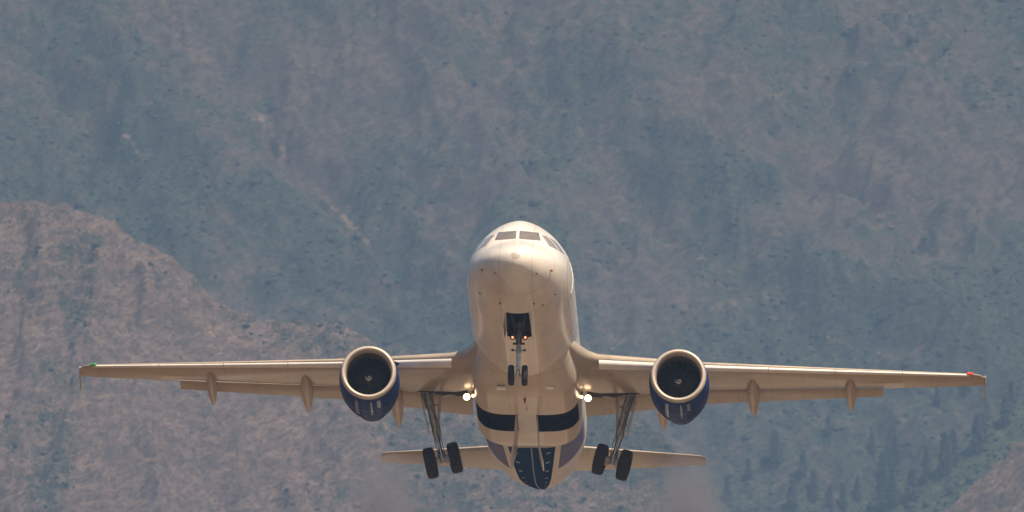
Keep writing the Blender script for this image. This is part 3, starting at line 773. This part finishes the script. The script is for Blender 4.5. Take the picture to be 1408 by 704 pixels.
# main gear, starting to fold inwards
for sx in (-1, 1):
    tilt = R(13.5)
    leg = Vector((-sx * math.sin(tilt), .06, -math.cos(tilt))); axd = Vector((math.cos(tilt), 0, -sx * math.sin(tilt)))
    pv_ = Vector((sx * 3.80, 17.35, -1.05)); L = 2.68; ac = pv_ + leg * L
    bm = bmesh.new(); tube(bm, pv_ - leg * .1, pv_ + leg * 1.55, .15, .14, 18); tube(bm, pv_ + leg * 1.45, pv_ + leg * 1.62, .155, .155, 18)
    tube(bm, pv_ + Vector((-.3, 0, .05)), pv_ + Vector((.3, 0, .05)), .11, .11, 12); tube(bm, pv_ + leg * .5, pv_ + leg * .56, .15, .15, 18)
    mg = mkbm('main_landing_gear', bm, M['gear'], jet)
    bm = bmesh.new(); tube(bm, pv_ + leg * 1.6, pv_ + leg * 2.62, .078, .078, 16); mkbm('oleo_piston', bm, M['chrome'], mg)
    bm = bmesh.new(); tube(bm, ac - axd * .52, ac + axd * .52, .075, .075, 14); tube(bm, pv_ + leg * 2.42, ac + leg * .1, .13, .12, 14)
    for k in (-1, 1): tube(bm, ac + axd * k * .12, ac + axd * k * .27, .19, .19, 18)
    mkbm('axle', bm, M['gear'], mg)
    bm = bmesh.new()          # torque links ahead of the leg
    a0 = pv_ + leg * 1.56 + Vector((0, .12, 0)); b0 = pv_ + leg * 2.03 + Vector((0, .48, 0)); c0 = pv_ + leg * 2.5 + Vector((0, .1, 0))
    for k in (-1, 1):
        tube(bm, a0 + axd * k * .13, b0 + axd * k * .03, .035, .028, 8); tube(bm, b0 + axd * k * .03, c0 + axd * k * .13, .028, .035, 8)
    mkbm('torque_link', bm, M['gear'], mg)
    bm = bmesh.new()          # side stay folding towards the body
    m1 = Vector((pv_.x - sx * .46, 17.2, -1.55)); t1 = Vector((sx * 2.45, 17.1, -1.12))
    tube(bm, pv_ + leg * 1.5 - axd * sx * .1, m1, .06, .06, 10); tube(bm, m1, Vector((pv_.x - sx * .52, 17.15, -1.25)), .06, .06, 10)
    tube(bm, Vector((pv_.x - sx * .50, 17.15, -1.28)), t1, .055, .055, 10); tube(bm, m1 - Vector((0, .08, 0)), m1 + Vector((0, .08, 0)), .085, .085, 12)
    mkbm('side_stay', bm, M['gear'], mg)
    bm = bmesh.new()          # retraction actuator and lock links
    tube(bm, pv_ + leg * .62 + axd * sx * .14, Vector((pv_.x + sx * .25, 17.25, -1.0)), .04, .04, 10)
    tube(bm, m1, pv_ + leg * .55, .03, .03, 8); mkbm('retraction_actuator', bm, M['chrome'], mg)
    bm = bmesh.new()
    for k, (ox, oy) in enumerate(((.14, -.12), (-.12, -.15), (.04, -.17))):
        pts = [pv_ + leg * t_ + axd * (ox + .03 * math.sin(t_ * 5 + k)) + Vector((0, oy, 0)) for t_ in (.1, .6, 1.1, 1.6, 2.0, 2.4, 2.62)]
        for p0, p1 in zip(pts[:-1], pts[1:]): tube(bm, p0, p1, .012, .012, 6)
    mkbm('hydraulic_hose', bm, M['hose'], mg)
    for k in (-1, 1): tyre_obj(ac + axd * k * .463, axd, .585, .43, mg)
    # leg door, edge-on outboard of the leg
    bm = bmesh.new(); rt = Matrix.Rotation(sx * tilt, 4, 'Y')
    box(bm, pv_ + leg * .78 + axd * sx * .27 + Vector((0, .05, 0)), (.035, .78, 1.5), rt); mkbm('leg_door', bm, M['white2'], mg, False)
    bm = bmesh.new(); tube(bm, pv_ + leg * .5, pv_ + leg * .5 + axd * sx * .26, .025, .025, 8); tube(bm, pv_ + leg * 1.2, pv_ + leg * 1.2 + axd * sx * .26, .025, .025, 8); mkbm('door_link', bm, M['gear'], mg)

# --- wings
def lin(tab, x):
    return float(np.interp(x, [t_[0] for t_ in tab], [t_[1] for t_ in tab]))
LE = [(1.2, 10.6), (1.75, 11.0), (2.0, 11.55), (2.35, 12.35), (2.7, 12.72), (6.4, 14.80), (12, 17.68), (16.5, 19.98), (16.8, 20.25), (17.02, 20.75)]
TE = [(1.2, 18.6), (6.4, 18.85), (12, 20.42), (17.02, 21.78)]
ZL = [(1.2, -.74), (2.0, -.86), (2.7, -.88), (6.4, -.50), (12, .14), (16.5, .66), (17.02, .74)]
TC = [(1.2, .135), (2.4, .135), (6.4, .118), (12, .108), (17.02, .10)]
def foil(t, upper, tc):
    """section height for chord fraction t, reference line at the leading edge"""
    y = tc * 5 * (.2969 * math.sqrt(t) - .126 * t - .3516 * t**2 + .2843 * t**3 - .1036 * t**4)
    cam = -.016 * math.sin(PI * t) + .0 * t
    return cam + (y * .96 if upper else -y * 1.0)
def wing_pt(x, t, upper, sg, ds=0, dz=0):
    a, b = lin(LE, x), lin(TE, x); c = b - a
    return Vector((sg * x, a + t * c + ds, lin(ZL, x) - .05 + foil(t, upper, lin(TC, x)) * c + dz))
TS = [0, .004, .012, .03, .06, .1, .15, .22, .3, .4, .5, .6, .7]
def section(x, tend, sg, shrink=0):
    ts = [t_ * tend / .7 if t_ > .15 else t_ for t_ in TS]; ts = sorted(set(ts)); ts[-1] = tend
    up = [wing_pt(x, t_, True, sg) for t_ in ts]; lo = [wing_pt(x, t_, False, sg) for t_ in ts[1:]]
    return lo[::-1] + up
def loft(secs, name, mat, parent, cap=True, sharp=35):
    V, Fc = [], []; n = len(secs[0])
    for s_ in secs: V += s_
    for i in range(len(secs) - 1):
        for k in range(n):
            k2 = (k + 1) % n; Fc.append((i * n + k, i * n + k2, (i + 1) * n + k2, (i + 1) * n + k))
    if cap: Fc.append(tuple(range(n))); Fc.append(tuple(range((len(secs) - 1) * n, len(secs) * n)))
    return mk(name, V, Fc, mat, parent, sharp=sharp)
FLAP_END, CUT = 13.25, .79
for sg in (-1, 1):
    xs1 = [1.2, 1.5, 1.75, 1.9, 2.0, 2.1, 2.2, 2.35, 2.5, 2.7, 3.2, 4, 5, 6.4, 7.5, 9, 10.5, 12, FLAP_END]
    xs2 = [FLAP_END + .001, 14, 15, 16, 16.5, 16.7, 16.8, 16.9, 17.0]
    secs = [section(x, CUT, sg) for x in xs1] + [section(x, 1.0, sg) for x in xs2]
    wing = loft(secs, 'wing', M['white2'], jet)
    # slats
    for (a, b) in ((2.75, 4.95), (6.55, 8.98), (9.0, 11.45), (11.47, 13.95), (13.97, 16.45)):
        ss = []
        for i in range(7):
            x = a + (b - a) * i / 6; ts = [0, .003, .01, .025, .05, .085, .12, .16]
            up = [wing_pt(x, t_, True, sg, -.05, .0) for t_ in ts]; lo = [wing_pt(x, t_, False, sg, -.05, .0) for t_ in ts[1:5]]
            row = lo[::-1] + up; pv0 = row[-1]; an = R(11)
            row = [Vector((p.x, pv0.y + (p.y - pv0.y) * math.cos(an) - (p.z - pv0.z) * math.sin(an), pv0.z + (p.y - pv0.y) * math.sin(an) + (p.z - pv0.z) * math.cos(an))) for p in row]
            ss.append(row)
        loft(ss, 'slat', M['lead'], wing)
    # flaps, one notch down
    for (a, b) in ((2.12, 6.33), (6.40, FLAP_END - .04)):
        ss = []
        for i in range(9):
            x = a + (b - a) * i / 8; c = lin(TE, x) - lin(LE, x); fc = .25 * c + .10
            org = wing_pt(x, CUT, False, sg); org = Vector((org.x, lin(LE, x) + CUT * c + .09, (wing_pt(x, CUT, True, sg).z + org.z) / 2 - .045 * (c / 4) - .04))
            dfl = R(11); row = []
            for (t_, up_) in [(1, 0), (.8, 0), (.6, 0), (.4, 0), (.2, 0), (.08, 0), (.02, 0), (0, 1), (.02, 1), (.08, 1), (.2, 1), (.4, 1), (.6, 1), (.8, 1), (1.0, 1)]:
                th = .13 * 5 * (.2969 * math.sqrt(t_) - .126 * t_ - .3516 * t_**2 + .2843 * t_**3 - .1015 * t_**4) * fc
                zz = th if up_ else -th * .7
                zz += .004 if (t_ == 1 and up_) else 0
                yy = t_ * fc
                row.append(Vector((org.x, org.y + yy * math.cos(dfl) + zz * math.sin(dfl), org.z - yy * math.sin(dfl) + zz * math.cos(dfl))))
            ss.append(row)
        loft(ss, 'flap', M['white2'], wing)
    # aileron outline groove
    # flap track fairings
    for (x, s0, s1, r, drop) in ((4.98, 17.0, 21.3, .26, .42), (8.37, 16.9, 21.35, .235, .28), (12.0, 18.35, 22.25, .20, .20)):
        pr = [(0, .01), (.03, .28), (.1, .55), (.22, .82), (.36, .98), (.5, 1.0), (.64, .92), (.78, .70), (.9, .38), (.97, .14), (1, .02)]
        V, Fc = [], []; NS = 20; Ls = s1 - s0
        z0 = wing_pt(x, (s0 + .4 - lin(LE, x)) / (lin(TE, x) - lin(LE, x)), False, sg).z
        zE = wing_pt(x, CUT, False, sg).z
        for (u, q) in pr:
            s = s0 + u * Ls; zc = z0 + (zE - z0) * min(1, u / .5) - .10 * min(1, u * 4) - drop * max(0, u - .5) ** 1.2 * 2
            for k in range(NS):
                a = 2 * PI * k / NS; V.append((sg * x + r * q * math.sin(a), s, zc - r * 1.35 * q * math.cos(a) * (1 if math.cos(a) > 0 else .7)))
        for i in range(len(pr) - 1):
            for k in range(NS): k2 = (k + 1) % NS; Fc.append((i * NS + k, i * NS + k2, (i + 1) * NS + k2, (i + 1) * NS + k))
        mk('flap_track_fairing', V, Fc, M['white2'], wing)
    # wing tip fence
    lt, tt, zt = lin(LE, 17.02), lin(TE, 17.02), lin(ZL, 17.02) - .05
    out = [(lt - .05, 0), (lt + .35, .18), (tt + .20, .42), (tt + .28, .40), (tt - .02, .02), (tt + .24, -.50), (tt + .14, -.53), (lt + .45, -.22)]
    V = [(sg * (17.02 + th), s, zt + z) for th in (-.02, .025) for s, z in out]; n = len(out)
    Fc = [tuple(range(n)), tuple(range(n, 2 * n))] + [(k, (k + 1) % n, n + (k + 1) % n, n + k) for k in range(n)]
    mk('wingtip_fence', V, Fc, M['white2'], wing, smooth=False)
    # navigation lamp in the leading edge
    p = wing_pt(16.45, 0.0, True, sg); bm = bmesh.new()
    tube(bm, p + Vector((sg * -.05, -.07, 0)), p + Vector((sg * .12, .05, .02)), .06, .05, 12)
    bmesh.ops.create_uvsphere(bm, u_segments=12, v_segments=8, radius=.06, matrix=Matrix.Translation(p + Vector((sg * -.05, -.07, 0))))
    mkbm('navigation_lamp', bm, M['red'] if sg > 0 else M['green'], wing)
    # dark gear bay under the wing root with its pipes
    def under(x, t_, off): q_ = wing_pt(x, t_, False, sg); return Vector((q_.x, q_.y, q_.z - off))
    V, Fc = [], []
    for off in (.012, -.10):
        for i in range(9):
            x = 2.25 + (4.15 - 2.25) * i / 8
            for t_ in (.70 - .11 * (1 - i / 8), .74 - .04 * (1 - i / 8), .78): V.append(under(x, t_, off))
    for i in range(8):
        for j in range(2):
            a = i * 3 + j; Fc += [(a, a + 1, a + 4, a + 3), (27 + a, 27 + a + 3, 27 + a + 4, 27 + a + 1)]
        Fc += [(i * 3, i * 3 + 3, 27 + i * 3 + 3, 27 + i * 3), (i * 3 + 2, 27 + i * 3 + 2, 27 + i * 3 + 5, i * 3 + 5)]
    Fc += [(0, 27, 28, 29, 2, 1), (24, 25, 26, 53, 52, 51)]
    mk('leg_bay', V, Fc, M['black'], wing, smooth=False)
    # landing lights at the wing root, swung down
    for (x, s, z, r) in ((2.27, 16.0, -1.60, .13), (2.03, 15.9, -1.58, .06)):
        c = Vector((sg * x, s, z)); bm = bmesh.new(); fwd = Vector((0, -1, -.18)).normalized()
        tube(bm, c - fwd * .16, c, r * .6, r * 1.12, 20); tube(bm, c - fwd * .1, c - fwd * .1 + Vector((0, .1, .4)), .03, .03, 8)
        lh = mkbm('landing_lamp_housing', bm, M['dark'], wing)
        bm = bmesh.new(); bmesh.ops.create_uvsphere(bm, u_segments=20, v_segments=10, radius=r, matrix=Matrix.Translation(c) @ fwd.to_track_quat('Z', 'Y').to_matrix().to_4x4() @ Matrix.Diagonal((1, 1, .35, 1)))
        mkbm('landing_lamp', bm, M['lampglow'], wing)

    # --- engine
    EX, EY, EZ = sg * 5.77, 11.0, -2.07
    cw = [(.16, 1.035), (.35, 1.07), (.7, 1.10), (1.2, 1.12), (1.8, 1.115), (2.3, 1.08), (2.8, 1.01), (3.3, .92), (3.8, .81), (4.3, .70), (4.75, .60), (4.76, .57), (4.2, .6)]
    V, Fc = lathe(cw, (EX, EY, EZ), seg=72); eng = mk('engine_cowling', V, Fc, M['blue'], jet, sharp=50)
    lp = [(.16, 1.036), (.09, 1.02), (.04, 1.0), (.01, .97), (0, .935), (.012, .90), (.05, .872), (.11, .853), (.20, .838), (.34, .828)]
    V, Fc = lathe(lp, (EX, EY, EZ), seg=72); mk('inlet_lip', V, Fc, M['lip'], eng)
    dp = [(.34, .828), (.5, .826), (.52, .818), (.8, .822), (1.05, .83), (1.3, .835), (1.32, .02)]
    V, Fc = lathe(dp, (EX, EY, EZ), seg=72); mk('inlet_duct', V, Fc, M['duct'], eng, sharp=50)
    bm = bmesh.new()
    for k in range(22):
        a = 2 * PI * k / 22; M1 = Matrix.Translation((EX, EY + 1.1, EZ)) @ Matrix.Rotation(a, 4, 'Y')
        rows = []
        for i in range(6):
            r_ = .22 + .60 * i / 5; tw = R(20 + 40 * i / 5); wd = .10 + .035 * i / 5
            rows.append([bm.verts.new(M1 @ Vector((math.cos(tw) * wd * q, math.sin(tw) * wd * q + .02 * q * q, r_))) for q in (-1, 0, 1)])
        for i in range(5):
            for j in range(2): bm.faces.new((rows[i][j], rows[i][j + 1], rows[i + 1][j + 1], rows[i + 1][j]))
    mkbm('fan', bm, M['fan'], eng)
    V, Fc = lathe([(.72, .012), (.75, .05), (.84, .12), (.95, .18), (1.08, .225), (1.2, .23)], (EX, EY, EZ), seg=32); mk('spinner', V, Fc, M['dark'], eng)
    bm = bmesh.new()
    for k in range(22):    # painted comma on the spinner
        u0, u1 = k / 22, (k + 1) / 22
        P_ = []
        for u in (u0, u1):
            a = 4.6 * u + .5; rr = .035 + .085 * u; yy = .738 + .1 * (rr / .12) ** 1.3 - .012; ww = .04 * (1 - u) + .006
            for q in (-ww, ww): P_.append(bm.verts.new((EX + (rr + q) * math.sin(a), EY + yy + q * .8, EZ + (rr + q) * math.cos(a))))
        bm.faces.new((P_[0], P_[1], P_[3], P_[2]))
    bmesh.ops.create_uvsphere(bm, u_segments=12, v_segments=8, radius=.034, matrix=Matrix.Translation((EX, EY + .735, EZ)))
    mkbm('spinner_mark', bm, M['gearpale'], eng, False)
    V, Fc = lathe([(4.0, .02), (4.0, .5), (4.9, .42), (5.2, .33), (5.5, .18), (5.7, .03)], (EX, EY, EZ), seg=40); mk('exhaust_cone', V, Fc, M['dark'], eng, sharp=40)
    # pale streaks low on the cowling: a reflection painted as thin strips
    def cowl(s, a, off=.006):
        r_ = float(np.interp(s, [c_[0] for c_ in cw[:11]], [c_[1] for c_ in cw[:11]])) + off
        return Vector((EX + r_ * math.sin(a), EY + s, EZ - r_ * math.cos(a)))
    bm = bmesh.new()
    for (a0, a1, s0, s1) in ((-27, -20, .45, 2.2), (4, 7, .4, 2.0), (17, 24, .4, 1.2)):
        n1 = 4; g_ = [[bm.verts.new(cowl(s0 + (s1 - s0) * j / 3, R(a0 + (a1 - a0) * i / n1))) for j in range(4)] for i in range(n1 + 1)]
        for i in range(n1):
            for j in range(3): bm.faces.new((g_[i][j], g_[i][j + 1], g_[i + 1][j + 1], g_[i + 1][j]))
    mkbm('painted_cowl_reflection', bm, M['reflection_lens'], eng)
    # strake and pylon
    bm = bmesh.new(); a = R(128) * -sg
    p0, p1, p2 = cowl(.9, a, -.01), cowl(2.0, a, -.01), cowl(1.9, a, .26); v0 = [bm.verts.new(p) for p in (p0, p1, p2)]; q0 = [bm.verts.new(p + Vector((.02, 0, .02))) for p in (p0, p1, p2)]
    bm.faces.new(v0); bm.faces.new(q0)
    for k in range(3): bm.faces.new((v0[k], v0[(k + 1) % 3], q0[(k + 1) % 3], q0[k]))
    mkbm('nacelle_strake', bm, M['blue'], eng, False)
    sec = []
    for (s, zt_, zb_, wd) in ((12.0, EZ + 1.09, EZ + .95, .04), (12.8, EZ + 1.26, EZ + .85, .14), (13.8, -.88, EZ + .6, .2), (14.6, -.62, EZ + .5, .22), (15.8, -.75, EZ + .45, .2), (17.2, -.95, -1.35, .12), (17.9, -.95, -1.08, .02)):
        sec.append([Vector((EX + a_ * wd, s, b_)) for a_, b_ in ((0, zt_), (.8, zt_ - .05), (1, (zt_ + zb_) / 2), (.8, zb_ + .05), (0, zb_), (-.8, zb_ + .05), (-1, (zt_ + zb_) / 2), (-.8, zt_ - .05))])
    loft(sec, 'pylon', M['white2'], eng, sharp=60)

# --- tailplanes and fin
def plane_surface(name, tab, sg, mat, vertical=False):
    secs = []
    for (x, le, te, z, tc) in tab:
        c = te - le; row = []
        for t_, up_ in [(1, 0), (.8, 0), (.6, 0), (.4, 0), (.25, 0), (.12, 0), (.05, 0), (.015, 0), (0, 1), (.015, 1), (.05, 1), (.12, 1), (.25, 1), (.4, 1), (.6, 1), (.8, 1), (.999, 1)]:
            th = tc * 5 * (.2969 * math.sqrt(t_) - .126 * t_ - .3516 * t_**2 + .2843 * t_**3 - .1015 * t_**4) * c * (1 if up_ else -1)
            row.append(Vector((th, le + t_ * c, x)) if vertical else Vector((sg * x, le + t_ * c, z + th)))
        secs.append(row)
    return loft(secs, name, mat, jet)
for sg in (-1, 1):
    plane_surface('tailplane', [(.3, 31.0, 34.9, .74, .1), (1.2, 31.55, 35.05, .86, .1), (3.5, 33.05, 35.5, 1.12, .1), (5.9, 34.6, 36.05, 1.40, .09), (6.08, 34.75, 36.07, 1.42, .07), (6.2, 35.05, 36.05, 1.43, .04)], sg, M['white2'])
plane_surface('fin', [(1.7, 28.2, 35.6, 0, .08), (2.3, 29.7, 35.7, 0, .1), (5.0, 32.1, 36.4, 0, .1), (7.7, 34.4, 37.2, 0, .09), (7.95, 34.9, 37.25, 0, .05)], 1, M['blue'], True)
V, Fc = lathe([(-.1, .17), (.1, .16), (.1, .13), (-.1, .12)], (0, 37.45, 1.05), seg=20); mk('exhaust_pipe', V, Fc, M['black'], jet)

# --- exhaust plumes behind the engines, thin brown smoke
for sg, side in ((-1, 'left'), (1, 'right')):
    prof = [(0, .55), (2, .85), (6, 1.3), (12, 1.75), (22, 2.1), (34, 2.4), (46, 2.7)]
    V, Fc = lathe(prof, (0, 0, 0), seg=40); n = len(prof)
    Fc += [tuple(range(40)), tuple(range((n - 1) * 40, n * 40))]
    g = NG('exhaust_smoke'); g.t.nodes.remove(g.b); o, x, y, z = g.obj()
    r2 = g.math('SQRT', g.math('ADD', g.math('MULTIPLY', x, x), g.math('MULTIPLY', z, z)))
    rad = g.n('ShaderNodeFloatCurve')
    rm = g.n('ShaderNodeMapRange'); g.l(y, rm.inputs[0]); rm.inputs[1].default_value = 0; rm.inputs[2].default_value = 14; rm.inputs[3].default_value = .6; rm.inputs[4].default_value = 1.85
    fall = g.n('ShaderNodeMapRange', interpolation_type='SMOOTHSTEP'); g.l(g.math('DIVIDE', r2, rm.outputs[0]), fall.inputs[0])
    fall.inputs[1].default_value = .05; fall.inputs[2].default_value = 1.0; fall.inputs[3].default_value = 1; fall.inputs[4].default_value = 0
    pv = g.n('ShaderNodeVolumePrincipled'); pv.inputs['Color'].default_value = (.31, .32, .385, 1)
    on = g.ramp(y, 4, 15)
    dn = g.math('MULTIPLY', g.math('MULTIPLY', fall.outputs[0], on), .42); g.l(dn, pv.inputs['Density'])
    g.t.nodes.remove(rad); g.l(pv.outputs[0], g.out.inputs['Volume'])
    pl = mk('exhaust_plume', V, Fc, g.m)
    pl.matrix_world = Matrix.LocRotScale(jet.location, jet.rotation_euler, None) @ Matrix.Translation((sg * 5.77, 16.9, -2.1))
    tag(pl, 'faint grey-brown exhaust haze trailing down behind the %s engine' % side, 'exhaust', 'engine exhaust plumes', 'stuff')
